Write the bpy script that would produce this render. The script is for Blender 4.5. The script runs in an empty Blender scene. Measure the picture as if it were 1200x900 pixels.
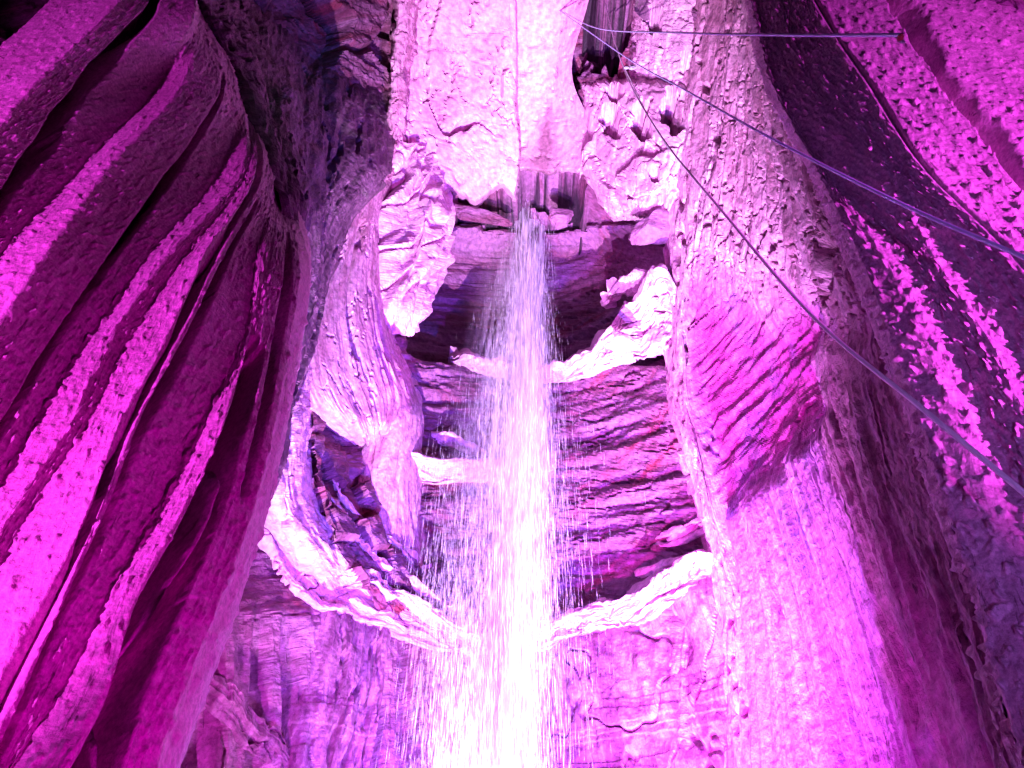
import bpy, math, random
import numpy as np
from mathutils import Vector, Matrix
random.seed(7); rng = np.random.default_rng(7)
S = bpy.context.scene
COL = S.collection

# ---------------------------------------------------------------- camera, world, light
PITCH = math.radians(48.0)
CAM = np.array([0.0, 0.0, 1.6])
FWD = np.array([0.0, math.cos(PITCH), math.sin(PITCH)])
UP = np.array([0.0, -math.sin(PITCH), math.cos(PITCH)])
RT = np.array([1.0, 0.0, 0.0])
FP = 930.0                                   # focal length in pixels of the 1200 px wide photograph
cd = bpy.data.cameras.new('camera'); cam = bpy.data.objects.new('camera', cd); COL.objects.link(cam)
cd.sensor_width = 36.0; cd.lens = 36.0*FP/1200.0; cd.clip_end = 500; cd.clip_start = 0.05
cam.location = CAM; cam.rotation_euler = (math.pi/2+PITCH, 0, 0)
S.camera = cam
W = bpy.data.worlds.new('World'); S.world = W; W.use_nodes = True
W.node_tree.nodes['Background'].inputs['Color'].default_value = (0.10, 0.02, 0.14, 1)
W.node_tree.nodes['Background'].inputs['Strength'].default_value = 0.05
S.view_settings.view_transform = 'Standard'; S.view_settings.look = 'None'
S.view_settings.exposure = 0; S.view_settings.gamma = 1

def spot(name, loc, tgt, color, power, size=60, blend=0.5, rad=0.1):
    d = bpy.data.lights.new(name, 'SPOT'); o = bpy.data.objects.new(name, d); COL.objects.link(o)
    d.energy = power; d.color = color; d.spot_size = math.radians(size); d.spot_blend = blend; d.shadow_soft_size = rad
    o.location = loc
    o.rotation_euler = (Vector(tgt)-Vector(loc)).to_track_quat('-Z', 'Y').to_euler()
    return o

def ray(px, py):
    x = (px-600.0)/FP; y = (450.0-py)/FP
    return np.array([x, FWD[1]+UP[1]*y, FWD[2]+UP[2]*y])
def atY(px, py, Y):
    r = ray(px, py); return CAM + r*(Y/r[1])

# coloured floodlights of the show and added fill spots, standing at the foot of the falls and behind the viewer
spot('flood_or_fill', (-0.9, 8.6, -9.0), (1.2, 12.8, 28.0), (0.96, 0.60, 1.0), 185000, 34, 1.0, 0.08)
spot('flood_or_fill', (0.3, 11.4, -8.0), (-0.3, 13.8, 13.0), (0.84, 0.30, 1.0), 17000, 46, 0.9, 0.08)
spot('flood_or_fill', (1.0, 4.5, -1.0), (0.15, 13.9, 20.0), (1.0, 0.72, 1.0), 38000, 46, 1.0, 0.10).scale = (0.15, 1, 1)  # unseen narrow spot added to brighten the falling water
spot('flood_or_fill', (-1.5, 7.5, -1.0), (2.9, 14.0, 11.0), (1.0, 0.05, 0.80), 26000, 34, 1.0, 0.15)
LLP = (-5.6, -1.2, 0.4); RLP = (7.4, -1.6, 0.4)
spot('flood_or_fill', LLP, (-4.6, 3.6, 4.0), (0.95, 0.07, 1.0), 8500, 100, 0.3, 0.03).scale = (0.34, 1, 1)
spot('flood_or_fill', RLP, (6.1, 5.0, 8.2), (0.92, 0.09, 1.0), 19000, 88, 0.4, 0.03).scale = (0.42, 1, 1)
spot('flood_or_fill', (2.5, 1.5, 0.2), (-4.5, 6.0, 4.0), (1.0, 0.0, 0.82), 1400, 80, 0.9, 0.4)  # added fill in place of light bounced off the right wall
spot('flood_or_fill', (-2.6, 8.3, -0.5), (4.4, 10.9, 6.6), (1.0, 0.07, 0.95), 10000, 52, 0.9, 0.12)
spot('flood_or_fill', (-2.0, 1.5, 0.0), (4.1, 10.0, 6.5), (0.80, 0.08, 1.0), 5500, 34, 1.0, 0.12)  # added purple fill for the dull outer band of the right flank
spot('flood_or_fill', (0.8, 7.5, -1.0), (2.6, 13.2, 7.0), (0.34, 0.08, 1.0), 40000, 80, 0.9, 0.15)
spot('flood_or_fill', (3.0, 6.5, 0.0), (-0.5, 13.0, 18.0), (0.16, 0.14, 1.0), 24000, 56, 0.9, 0.2)
spot('flood_or_fill', (1.5, -1.0, 0.6), (4.6, 5.0, 7.5), (0.50, 0.20, 1.0), 1200, 60, 1.0, 0.1)  # unseen spot added to brighten the ropes
spot('flood_or_fill', (-1.0, 6.0, -4.0), (4.4, 11.0, 18.0), (0.76, 0.36, 1.0), 70000, 30, 1.0, 0.1)  # added lilac spot lifting the dim top of the right flank
spot('flood_or_fill', (1.5, 8.5, 0.0), (-2.9, 6.2, 3.6), (0.34, 0.20, 1.0), 1000, 40, 1.0, 0.1)
spot('flood_or_fill', (0.5, 1.0, 0.2), tuple(atY(355, 60, 8.6)), (0.30, 0.60, 0.55), 3500, 9, 1.0, 0.2)  # added dim spot that gives the shoulder its greenish patch

# ---------------------------------------------------------------- noise
def _hash(ix, iy, iz, seed):
    h = (ix.astype(np.int64)*374761393 + iy.astype(np.int64)*668265263 + iz.astype(np.int64)*2147483647 + seed*1274126177) & 0xffffffff
    h = ((h ^ (h >> 13))*1274126177) & 0xffffffff
    h = ((h ^ (h >> 16))*2246822519) & 0xffffffff
    return (h ^ (h >> 15)) & 0xffffffff
def noise(x, y, z, seed=0):
    x, y, z = np.broadcast_arrays(np.asarray(x, float), np.asarray(y, float), np.asarray(z, float))
    ix, iy, iz = np.floor(x), np.floor(y), np.floor(z)
    fx, fy, fz = x-ix, y-iy, z-iz
    ux, uy, uz = [f*f*f*(f*(f*6-15)+10) for f in (fx, fy, fz)]
    out = 0.0
    for dx in (0, 1):
        wx = ux if dx else 1-ux
        for dy in (0, 1):
            wy = uy if dy else 1-uy
            for dz in (0, 1):
                wz = uz if dz else 1-uz
                h = _hash(ix+dx, iy+dy, iz+dz, seed)
                gx = ((h & 1023)/511.5-1); gy = (((h >> 10) & 1023)/511.5-1); gz = (((h >> 20) & 1023)/511.5-1)
                out = out + wx*wy*wz*(gx*(fx-dx)+gy*(fy-dy)+gz*(fz-dz))
    return out*1.25
def fbm(x, y, z, octv=4, seed=0, gain=0.5):
    a, s, t = 1.0, 0.0, 0.0
    for i in range(octv):
        s = s + a*noise(x, y, z, seed+i*17); t += a; a *= gain; x = x*2.03; y = y*2.03; z = z*2.03
    return s/t
def ridged(x, y, z, octv=3, seed=0):
    a, s, t = 1.0, 0.0, 0.0
    for i in range(octv):
        s = s + a*(1-2*np.abs(noise(x, y, z, seed+i*31))); t += a; a *= 0.5; x = x*2.1; y = y*2.1; z = z*2.1
    return s/t
def sstep(a, b, x):
    t = np.clip((x-a)/(b-a), 0, 1); return t*t*(3-2*t)
def cracks(x, y, w, seed=0, sparse=0.0):
    n = noise(x, y, 3.7, seed) + 0.35*noise(x*3, y*3, 1.1, seed+5)
    c = 1-sstep(0, w, np.abs(n))
    if sparse: c = c*sstep(-sparse*0.2, 0.3*sparse, noise(x*0.6, y*0.6, 9.3, seed+9))
    return c
def terrace(h, step, sharp=0.25):
    q = h/step; f = np.floor(q); r = q-f
    return step*(f+sstep(0.5-sharp, 0.5+sharp, r))
def cells(x, y, seed=0):
    """2-D Worley: (per-cell random value, border distance)"""
    ix, iy = np.floor(x), np.floor(y)
    d1 = np.full(x.shape, 9.0); d2 = d1.copy(); v = np.zeros(x.shape); z0 = np.zeros(x.shape)
    for dx in (-1, 0, 1):
        for dy in (-1, 0, 1):
            h = _hash(ix+dx, iy+dy, z0, seed)
            ox = (h & 1023)/1023.; oy = ((h >> 10) & 1023)/1023.; val = ((h >> 20) & 1023)/1023.
            d = np.hypot(ix+dx+ox-x, iy+dy+oy-y)
            m = d < d1
            d2 = np.where(m, d1, np.minimum(d2, d)); v = np.where(m, val, v); d1 = np.where(m, d, d1)
    return v, d2-d1

# ---------------------------------------------------------------- the shaft: a parabolic wall that closes in a vault
def T(px, py):
    x = (np.asarray(px, float)-600.0)/FP; y = (450.0-np.asarray(py, float))/FP
    b = FWD[1]+UP[1]*y; c = FWD[2]+UP[2]*y
    A = 0.19*x*x; B = b+0.152*x; Cc = -16+0.0304
    t1 = np.where(A > 1e-6, (-B+np.sqrt(B*B-4*np.maximum(A, 1e-6)*Cc))/(2*np.maximum(A, 1e-6)), -Cc/B)
    t2 = 30.0/np.maximum(c, 0.05)
    k = 4.0
    return (t1**-k+t2**-k)**(-1/k)

# ---------------------------------------------------------------- patches
def crom(P, n):
    """Catmull-Rom resample along axis 0; n = samples per segment list"""
    m = P.shape[0]
    ext = np.concatenate([2*P[:1]-P[1:2], P, 2*P[-1:]-P[-2:-1]], 0)
    out = []
    for i in range(m-1):
        p0, p1, p2, p3 = ext[i], ext[i+1], ext[i+2], ext[i+3]
        u = np.linspace(0, 1, n[i], endpoint=False).reshape((-1,)+(1,)*(P.ndim-1))
        out.append(0.5*((2*p1)+(-p0+p2)*u+(2*p0-5*p1+4*p2-p3)*u*u+(-p0+3*p1-3*p2+p3)*u**3))
    out.append(P[-1:]); return np.concatenate(out, 0)
def lin(P, n):
    out = []
    for i in range(P.shape[0]-1):
        u = np.linspace(0, 1, n[i], endpoint=False).reshape((-1,)+(1,)*(P.ndim-1))
        out.append(P[i]*(1-u)+P[i+1]*u)
    out.append(P[-1:]); return np.concatenate(out, 0)

def link(name, me, mat, parent=None):
    o = bpy.data.objects.new(name, me); COL.objects.link(o); me.materials.append(mat)
    if parent: o.parent = parent
    return o
def tag(o, label=None, cat=None, group=None, kind=None):
    if label: o['label'] = label
    if cat: o['category'] = cat
    if group: o['group'] = group
    if kind: o['kind'] = kind
    return o
def grid_mesh(name, P, mat, parent=None, smooth=True, attrs=None):
    nv, nu = P.shape[:2]
    me = bpy.data.meshes.new(name)
    idx = np.arange(nv*nu).reshape(nv, nu)
    q = np.stack([idx[:-1, :-1], idx[1:, :-1], idx[1:, 1:], idx[:-1, 1:]], -1).reshape(-1, 4)
    me.vertices.add(nv*nu); me.vertices.foreach_set('co', P.reshape(-1).astype(np.float32))
    me.loops.add(q.size); me.loops.foreach_set('vertex_index', q.reshape(-1).astype(np.int32))
    me.polygons.add(len(q)); me.polygons.foreach_set('loop_start', np.arange(0, q.size, 4, dtype=np.int32))
    me.polygons.foreach_set('loop_total', np.full(len(q), 4, np.int32))
    me.polygons.foreach_set('use_smooth', np.full(len(q), smooth))
    me.update(calc_edges=True)
    # surface coordinates in metres for the procedural materials
    if attrs is not None:
        at = me.attributes.new('st', 'FLOAT_VECTOR', 'POINT'); at.data.foreach_set('vector', attrs.reshape(-1).astype(np.float32))
    me.validate()
    return link(name, me, mat, parent)

class Patch: pass
def patch(G, step=2.5, mode='prot', ulin=False, vlin=False, lastn=0):
    """G: rows x cols of (px, py, d). Gives sampled surface with world position, normal, metres and lattice coords."""
    G = np.array(G, float)
    d = G[..., 2]
    px, py = G[..., 0], G[..., 1]
    if mode == 'prot': t = T(px, py)-d
    elif mode == 'Y':
        b = FWD[1]+UP[1]*(450.0-py)/FP; t = d/b
    else: t = d
    Q = np.stack([px, py, 1/t], -1)          # inverse depth interpolates straight world lines
    du = np.hypot(np.diff(px, axis=1), np.diff(py, axis=1)).max(0); nu = np.maximum(2, (du/step).astype(int)+1); nu[-1] = max(nu[-1], lastn)
    dv = np.hypot(np.diff(px, axis=0), np.diff(py, axis=0)).max(1); nv = np.maximum(2, (dv/step).astype(int)+1)
    Q = (lin if vlin else crom)(Q, nv)
    Q = np.swapaxes((lin if ulin else crom)(np.swapaxes(Q, 0, 1), nu), 0, 1)
    p = Patch()
    p.px, p.py = Q[..., 0], Q[..., 1]; t = 1/np.maximum(Q[..., 2], 1e-3)
    x = (p.px-600)/FP; y = (450-p.py)/FP
    p.P = CAM + t[..., None]*(FWD+x[..., None]*RT+y[..., None]*UP)
    p.N = normals(p.P)
    s = np.zeros(t.shape); s[:, 1:] = np.cumsum(np.linalg.norm(np.diff(p.P, axis=1), axis=2).mean(0))[None, :]
    v = np.zeros(t.shape); v[1:, :] = np.cumsum(np.linalg.norm(np.diff(p.P, axis=0), axis=2).mean(1))[:, None]
    p.s, p.v = s, v
    p.u = np.broadcast_to(lin(np.arange(G.shape[1], dtype=float), nu)[None, :], t.shape)
    p.w = np.broadcast_to(lin(np.arange(G.shape[0], dtype=float), nv)[:, None], t.shape)
    p.x, p.y, p.z = p.P[..., 0], p.P[..., 1], p.P[..., 2]
    return p
def normals(P):
    gu = np.gradient(P, axis=1); gv = np.gradient(P, axis=0)
    n = np.cross(gv, gu); n /= np.linalg.norm(n, axis=2, keepdims=True)+1e-9
    f = np.sign((n*(CAM-P)).sum(2)); f = 1.0 if f.mean() > 0 else -1.0
    return n*f
def zone(o, *z):
    at = o.data.attributes.new('zone', 'FLOAT_VECTOR', 'POINT'); z = list(z)+[0*z[0]]*(3-len(z))
    at.data.foreach_set('vector', np.stack(z, -1).reshape(-1).astype(np.float32))
def finish(p, disp, name, mat, parent=None, extra=None, smooth=False):
    P = p.P + p.N*np.asarray(disp)[..., None]
    if extra is not None: P = P+extra
    return grid_mesh(name, P, mat, parent, smooth, attrs=np.stack([p.s, p.v, 0*p.s], -1))
def backfold(p, depth, sides='lrtb', w=0.12, power=2.0, nu=None):
    """push the rim of a block away from the viewer so that it closes into the wall behind"""
    U = (p.u-p.u.min())/(p.u.max()-p.u.min()); V = (p.w-p.w.min())/(p.w.max()-p.w.min())
    e = np.zeros(U.shape)
    if 'l' in sides: e = np.maximum(e, 1-U/w)
    if 'r' in sides: e = np.maximum(e, 1-(1-U)/w)
    if 't' in sides: e = np.maximum(e, 1-V/w)
    if 'b' in sides: e = np.maximum(e, 1-(1-V)/w)
    jag = 0.45*noise(p.s*2.2, p.v*2.2, 3.1, 15)+0.25*noise(p.s*6, p.v*6, 3.1, 16)
    e = np.clip(e+jag*sstep(-1.5, .6, e), 0, 1)**power
    r = p.P-CAM; r /= np.linalg.norm(r, axis=2, keepdims=True)
    return r*(e*depth)[..., None]

# ---------------------------------------------------------------- materials
def new_mat(name):
    m = bpy.data.materials.new(name); m.use_nodes = True; nt = m.node_tree
    return m, nt, nt.nodes['Principled BSDF']
def rock_mat(name, light, dark, stain, st=(2.0, 2.0), world=(1, 1, 1), bump=0.05, rough=0.75, fine=14.0, spec=0.3, mixpos=0.5, stainpos=0.62, bumpscale=1.0, wet=0.0, zones=(), pits=0.85):
    """layered rock: two rock colours broken up by stretched noise, mineral stains, bump at three sizes"""
    rosy = lambda c: (c[0], c[1]*0.68, c[2]*0.97)                # green cut in every rock colour, deepening the tint of the lamps
    light, dark, stain = rosy(light), rosy(dark), rosy(stain); zones = [tuple(rosy(q) for q in z) for z in zones]
    m, nt, bs = new_mat(name); N, L = nt.nodes, nt.links
    def node(t, **k):
        n = N.new(t)
        for a, b in k.items(): setattr(n, a, b)
        return n
    co = node('ShaderNodeTexCoord'); at = node('ShaderNodeAttribute', attribute_name='st')
    mp = node('ShaderNodeMapping'); mp.inputs['Scale'].default_value = world; L.new(co.outputs['Object'], mp.inputs['Vector'])
    ms = node('ShaderNodeMapping'); ms.inputs['Scale'].default_value = (st[0], st[1], 1); L.new(at.outputs['Vector'], ms.inputs['Vector'])
    def tex(v, scale, det=6, rg=0.6, dist=0.0):
        n = node('ShaderNodeTexNoise'); n.inputs['Scale'].default_value = scale; n.inputs['Detail'].default_value = det
        n.inputs['Roughness'].default_value = rg; n.inputs['Distortion'].default_value = dist; L.new(v, n.inputs['Vector']); return n.outputs['Fac']
    def ramp(v, a, b, ca=(0, 0, 0, 1), cb=(1, 1, 1, 1)):
        r = node('ShaderNodeValToRGB'); r.color_ramp.elements[0].position = a; r.color_ramp.elements[1].position = b
        r.color_ramp.elements[0].color = ca; r.color_ramp.elements[1].color = cb; L.new(v, r.inputs['Fac']); return r.outputs['Color']
    def mix(f, a, b, bt='MIX'):
        n = node('ShaderNodeMix', data_type='RGBA', blend_type=bt)
        if hasattr(f, 'links'): L.new(f, n.inputs[0])
        else: n.inputs[0].default_value = f
        for s, x in ((6, a), (7, b)):
            if hasattr(x, 'links'): L.new(x, n.inputs[s])
            else: n.inputs[s].default_value = (*x, 1)
        return n.outputs[2]
    a = tex(ms.outputs[0], 1.0, 8, 0.62, 0.6)
    b = tex(mp.outputs[0], 0.9, 7, 0.6, 0.8)
    c1 = mix(ramp(a, mixpos-0.08, mixpos+0.10), light, dark)
    c2 = mix(ramp(b, stainpos-0.06, stainpos+0.08), c1, stain)
    if zones:
        za = node('ShaderNodeAttribute', attribute_name='zone'); zs = node('ShaderNodeSeparateXYZ'); L.new(za.outputs['Vector'], zs.inputs[0])
        for k, (zl, zd, zt) in enumerate(zones):
            z = mix(ramp(a, mixpos-0.1, mixpos+0.12), zl, zd); z = mix(ramp(b, stainpos-0.1, stainpos+0.08), z, zt)
            c2 = mix(zs.outputs[k], c2, z)
    f = tex(co.outputs['Object'], fine, 5, 0.7)
    c3 = mix(0.8, c2, ramp(f, 0.34, 0.64, (0.45, 0.40, 0.42, 1), (1.2, 1.16, 1.16, 1)), 'MULTIPLY')
    pt = tex(ms.outputs[0], 4.5, 6, 0.72, 0.4)
    c3 = mix(pits, c3, ramp(pt, 0.34, 0.40, (0.16, 0.12, 0.14, 1), (1, 1, 1, 1)), 'MULTIPLY')
    L.new(c3, bs.inputs['Base Color'])
    bs.inputs['Roughness'].default_value = rough; bs.inputs['Specular IOR Level'].default_value = spec
    if wet:
        r = node('ShaderNodeMapRange'); r.inputs['To Min'].default_value = rough; r.inputs['To Max'].default_value = rough-wet
        L.new(b, r.inputs['Value']); L.new(r.outputs[0], bs.inputs['Roughness'])
    h1 = tex(ms.outputs[0], 3.0, 8, 0.65, 0.3); h2 = tex(co.outputs['Object'], fine*1.6, 4, 0.6)
    ad = node('ShaderNodeMath', operation='MULTIPLY_ADD'); ad.inputs[1].default_value = 0.35; L.new(h2, ad.inputs[0]); L.new(h1, ad.inputs[2])
    bp = node('ShaderNodeBump'); bp.inputs['Strength'].default_value = 1.0; bp.inputs['Distance'].default_value = bump*bumpscale
    L.new(ad.outputs[0], bp.inputs['Height']); L.new(bp.outputs[0], bs.inputs['Normal'])
    return m
CALC = (0.62, 0.56, 0.52); TAN = (0.46, 0.36, 0.31); RED = (0.30, 0.10, 0.07); BRN = (0.16, 0.09, 0.07)
M_wall = rock_mat('strata_rock', (0.24, 0.16, 0.22), (0.13, 0.05, 0.08), (0.22, 0.04, 0.06), st=(0.35, 2.2), world=(0.2, 0.2, 1.6), bump=0.12, fine=6, wet=0.35, zones=[(CALC, (0.34, 0.25, 0.27), (0.34, 0.26, 0.34)), ((0.03, 0.02, 0.03), (0.015, 0.01, 0.015), (0.03, 0.02, 0.03))], pits=.6)  # last zone is painted darkness for the hollows
M_low = rock_mat('fluted_rock', (0.56, 0.48, 0.48), (0.26, 0.16, 0.20), (0.28, 0.20, 0.32), st=(2.4, 0.22), world=(1, 1, 0.4), bump=0.10, fine=7)
M_pale = rock_mat('pale_calcite', (0.70, 0.64, 0.62), (0.56, 0.45, 0.46), (0.46, 0.30, 0.32), pits=0.3, st=(1.2, 0.5), world=(0.5, 0.5, 0.5), bump=0.035, fine=5, stainpos=0.66)
M_ledge = rock_mat('ledge_rock', (0.75, 0.70, 0.68), (0.62, 0.55, 0.55), TAN, st=(0.5, 2.5), bump=0.08, fine=6, stainpos=0.7)
M_curt = rock_mat('curtain_flowstone', (0.62, 0.56, 0.54), (0.55, 0.46, 0.46), (0.48, 0.36, 0.40), st=(1.5, 0.3), world=(1, 1, 0.3), bump=0.035, fine=24, rough=.6)
M_curtR = rock_mat('popcorn_flowstone', (0.62, 0.56, 0.54), (0.50, 0.42, 0.44), (0.42, 0.32, 0.34), st=(3, 0.5), world=(1, 1, 0.4), bump=0.035, fine=20)
BC = ((0.66, 0.58, 0.56), (0.46, 0.33, 0.34), (0.40, 0.22, 0.26))
M_butt = rock_mat('buttress_rock', *BC, st=(3.0, 0.5), world=(1, 1, 0.5), bump=0.07, fine=8)
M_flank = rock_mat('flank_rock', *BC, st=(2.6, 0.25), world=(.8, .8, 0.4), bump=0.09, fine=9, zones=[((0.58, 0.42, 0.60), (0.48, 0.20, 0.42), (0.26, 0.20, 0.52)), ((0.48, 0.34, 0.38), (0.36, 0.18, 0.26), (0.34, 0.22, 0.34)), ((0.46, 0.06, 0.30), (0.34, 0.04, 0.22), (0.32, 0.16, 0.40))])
M_mag = rock_mat('stained_flowstone', (0.60, 0.50, 0.56), (0.46, 0.30, 0.44), (0.34, 0.26, 0.50), st=(1.0, 0.8), world=(0.8, 0.8, 0.8), bump=0.05, fine=9, mixpos=0.48, stainpos=0.58)
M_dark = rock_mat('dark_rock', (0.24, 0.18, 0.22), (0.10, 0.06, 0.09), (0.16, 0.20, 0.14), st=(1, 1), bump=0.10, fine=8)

# ---------------------------------------------------------------- cave wall behind everything
pxs = [-250, -60, 60, 180, 300, 420, 520, 600, 680, 780, 900, 1020, 1140, 1260, 1450]
pys = [-520, -400, -280, -180, -100, -40, 30, 100, 170, 235, 300, 360, 420, 480, 540, 600, 660, 720, 780, 840, 900, 960, 1050]
G = [[(x, y, 0.0) for x in pxs] for y in pys]
p = patch(G, 2.2)
pz = p.z+0.13*p.x**2
beds = terrace(0.9*fbm(p.x*0.07, p.y*0.07, pz*0.9, 4, 3)+0.2*noise(p.x*0.25, p.y*0.25, pz*3.2, 8), 0.08, 0.2)
low = sstep(690, 780, p.py+0.00*p.px)
up = 1-low
mid = (sstep(220, 250, p.py)*(1-sstep(400, 430, p.py)))*sstep(470, 510, p.px)*(1-sstep(780, 800, p.px))
hi = 1-sstep(230, 260, p.py)
d = up*(0.40*beds+0.20*fbm(p.x*0.35, p.y*0.35, pz*2.4, 6, 11)+0.2*noise(p.x*.3, p.y*.3, pz*.6, 12)+0.10*fbm(p.x*1.6, p.y*1.6, pz*5, 4, 13)-0.10*cracks(p.s*.35+.2*pz, pz*1.6, .06, 15, .6))
cv, ce = cells(p.s*0.55+0.5*noise(p.s*.7, p.v*.7, 2, 13), p.v*0.55+0.5*noise(p.s*.7, p.v*.7, 5, 13), 13)
d += hi*(1.0*(cv-.5)-0.6*(1-sstep(0, .12, ce))+0.3*fbm(p.s*2, p.v*2, 0, 4, 14))
d += 0.9*np.exp(-((p.py-251)/8.)**2)*sstep(500, 515, p.px)*(1-sstep(780, 795, p.px))
def hole(cx, cy, rx, ry, dep, seed):
    q = np.hypot((p.px-cx)/rx, (p.py-cy)/ry)+0.5*noise(p.px/18., p.py/18., seed, seed)
    return -dep*(1-sstep(0.8, 1.05, q))
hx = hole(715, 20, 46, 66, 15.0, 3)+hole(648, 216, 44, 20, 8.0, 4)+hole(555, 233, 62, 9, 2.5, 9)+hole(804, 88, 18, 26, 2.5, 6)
d += hole(645, 40, 44, 150, 1.3, 8)
d += low*(0.20*ridged(p.s*0.9+0.3*noise(p.s, p.v*0.3, 0), p.v*0.10, 0.5, 3, 21)+0.12*terrace(fbm(p.s*0.8, p.v*0.5, 2.0, 5, 5), 0.15, 0.15)
          -0.35*sstep(0.62, 0.9, ridged(p.s*0.7, p.v*0.08, 4.5, 1, 77))+0.12*fbm(p.s*3, p.v*1.2, 1.0, 5, 6))
d += 0.04*fbm(p.x*5, p.y*5, p.z*7, 3, 31) - 1.9*mid
d += 0.5*np.exp(-((p.py-905+0.1*(p.px-300))/14)**2)*0
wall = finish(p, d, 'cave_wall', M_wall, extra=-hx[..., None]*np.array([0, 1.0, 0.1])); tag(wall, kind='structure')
zone(wall, np.clip(low+0.35*noise(p.s*1.5, p.v*0.8, 7.7)*sstep(0, .2, low), 0, 1), sstep(.03, .5, -hx))  # second zone paints shade into the ceiling hole and lip hollow

# fluted foot of the wall under the long ledge
top = [(225, 470), (262, 560), (285, 605), (312, 642), (350, 692), (420, 737), (500, 758), (560, 762), (610, 765), (660, 757), (720, 742), (780, 714), (830, 684), (870, 655), (900, 640)]
G = []
for f, pr in ((0, -.3), (.03, .05), (.12, .12), (.35, .15), (.65, .2), (1, .3)):
    G.append([(600+(x-600)*((y-8+(1070-y)*f)+387)/(y-8+387), y-8+(1070-y)*f, pr) for x, y in top])
p = patch(G, 2.2)
rt = sstep(620, 680, p.px)
fl = 0.30*ridged(p.s*0.55+0.25*noise(p.s*.5, p.v*.3, 0), p.v*0.05, 0.5, 3, 21)
bv, be = cells(p.s*1.7+.3*noise(p.s*2, p.v*2, 1, 2), p.v*0.55+.2*noise(p.s*2, p.v*2, 4, 3), 23)
d = (1-rt)*(fl+0.06*(bv-.5)+0.22*fbm(p.s*2.6, p.v*0.6, 1, 6, 24)-0.9*sstep(.50, .85, ridged(p.s*0.62, p.v*.045, 4.5, 1, 77))-.16*cracks(p.s*2.2, p.v*.3, .10, 78))
d = d+rt*(0.45*fbm(p.s*0.55, p.v*0.4, 2, 4, 25)+0.10*ridged(p.s*1.6, p.v*.12, 1, 3, 26)+0.05*fbm(p.s*5, p.v*3, 1, 4, 27)-.12*cracks(p.s*.8, p.v*.5, .05, 28))
d = d+0.09*terrace(noise(p.s*0.15, p.v*1.3, 2, 29), 0.25, 0.12)*sstep(1.5, 3.0, p.v)
tag(finish(p, d, 'fluted_wall', M_low), kind='structure')

# ---------------------------------------------------------------- ledges
def ledge(low, lip, depth, name, label, cat='ledge', over=0.35, rough=0.10, mat=None, seed=1, drop=0.35, layers=1.0):
    """low/lip: matching pixel polylines of the foot and of the lip of an overhang"""
    m_ = len(low); fe = [0.12 if i in (0, m_-1) else 1.0 for i in range(m_)]
    lip = [(a[0]+(b[0]-a[0])*f, a[1]+(b[1]-a[1])*f) for a, b, f in zip(low, lip, fe)]; dl = [depth*(0.25+0.75*f) for f in fe]
    L0 = [(x, y, -0.5) for x, y in low]
    L1 = [(x, y, 0.08) for x, y in low]
    L2 = [(a[0]*0.5+b[0]*0.5, a[1]*0.5+b[1]*0.5, q*0.45) for a, b, q in zip(low, lip, dl)]
    L3 = [(x, y, q) for (x, y), q in zip(lip, dl)]
    L4 = [(x, y-5, q-0.1) for (x, y), q in zip(lip, dl)]
    L5 = [(x, y-3, -0.8) for x, y in lip]
    p = patch([L0, L1, L2, L3, L4, L5], 1.5)
    d = rough*(fbm(p.s*0.6, p.v*2.6, seed, 6, seed)*1.6+terrace(layers*fbm(p.s*0.35, p.v*2.6, seed+2.0, 3, seed+3), 0.18, 0.15)*1.3)
    d += rough*0.8*noise(p.s*2.3, 0.5, seed, seed+9)*sstep(2.5, 3.0, p.w)
    d -= rough*2.6*cracks(p.s*0.30, p.v*3.8, 0.08, seed+4, 0.3)+rough*.9*cracks(p.s*1.6, p.v*2.5, 0.06, seed+6, 0.6)
    e = np.clip(np.minimum(p.u, p.u.max()-p.u)/1.0, 0, 1)
    r = p.P-CAM; r /= np.linalg.norm(r, axis=2, keepdims=True)
    jag = (1.3*noise(p.s*0.5, seed, 1.0, 61)+0.6*noise(p.s*1.6, seed+1, 1.0, 62)+0.22*noise(p.s*6, p.v*3, 1.0, 63))*rough*1.7*sstep(.5, 1.5, p.w)
    o = finish(p, d, name, mat or M_ledge, extra=r*((1-e)**2*0.9)[..., None]+jag[..., None]*UP)
    return tag(o, label, cat)
ledge([(270, 560), (285, 605), (312, 642), (350, 692), (420, 737), (500, 758), (560, 762), (610, 765), (660, 757), (720, 742), (780, 714), (830, 684), (870, 655)],
      [(335, 470), (340, 530), (362, 590), (402, 650), (458, 698), (522, 724), (570, 735), (620, 733), (665, 722), (720, 706), (780, 680), (825, 648), (862, 622)],
      0.7, 'rock_ledge', 'long pale curved ledge sweeping under the falls across the whole shaft', seed=3, rough=0.14, layers=3.0)
ledge([(212, 790), (245, 832), (290, 880), (330, 915), (370, 945)], [(222, 758), (262, 798), (305, 843), (350, 885), (395, 925)], 0.28, 'rock_ledge', 'rough diagonal ledge low on the fluted wall in the bottom left of the shaft', seed=41, rough=0.22, mat=M_low)
ledge([(352, 545), (372, 590), (412, 648), (462, 690), (520, 716), (560, 726)], [(362, 530), (384, 582), (424, 636), (472, 678), (524, 706), (560, 720)], 0.7, 'rock_ledge', 'thin cracked ledge stacked just above the left part of the long curved ledge', seed=31, rough=0.16)
ledge([(372, 540), (392, 588), (428, 630), (470, 664), (505, 690)], [(378, 534), (400, 580), (436, 620), (476, 654), (508, 682)], 0.5, 'rock_ledge', 'second thin ledge layer at the foot of the alcove', seed=32, rough=0.14)
ledge([(452, 548), (475, 560), (520, 566), (570, 566), (625, 562), (660, 556)], [(455, 524), (475, 530), (520, 541), (570, 547), (625, 546), (660, 545)],
      0.8, 'rock_ledge', 'short white ledge left of the falls halfway down', seed=14)
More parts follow.
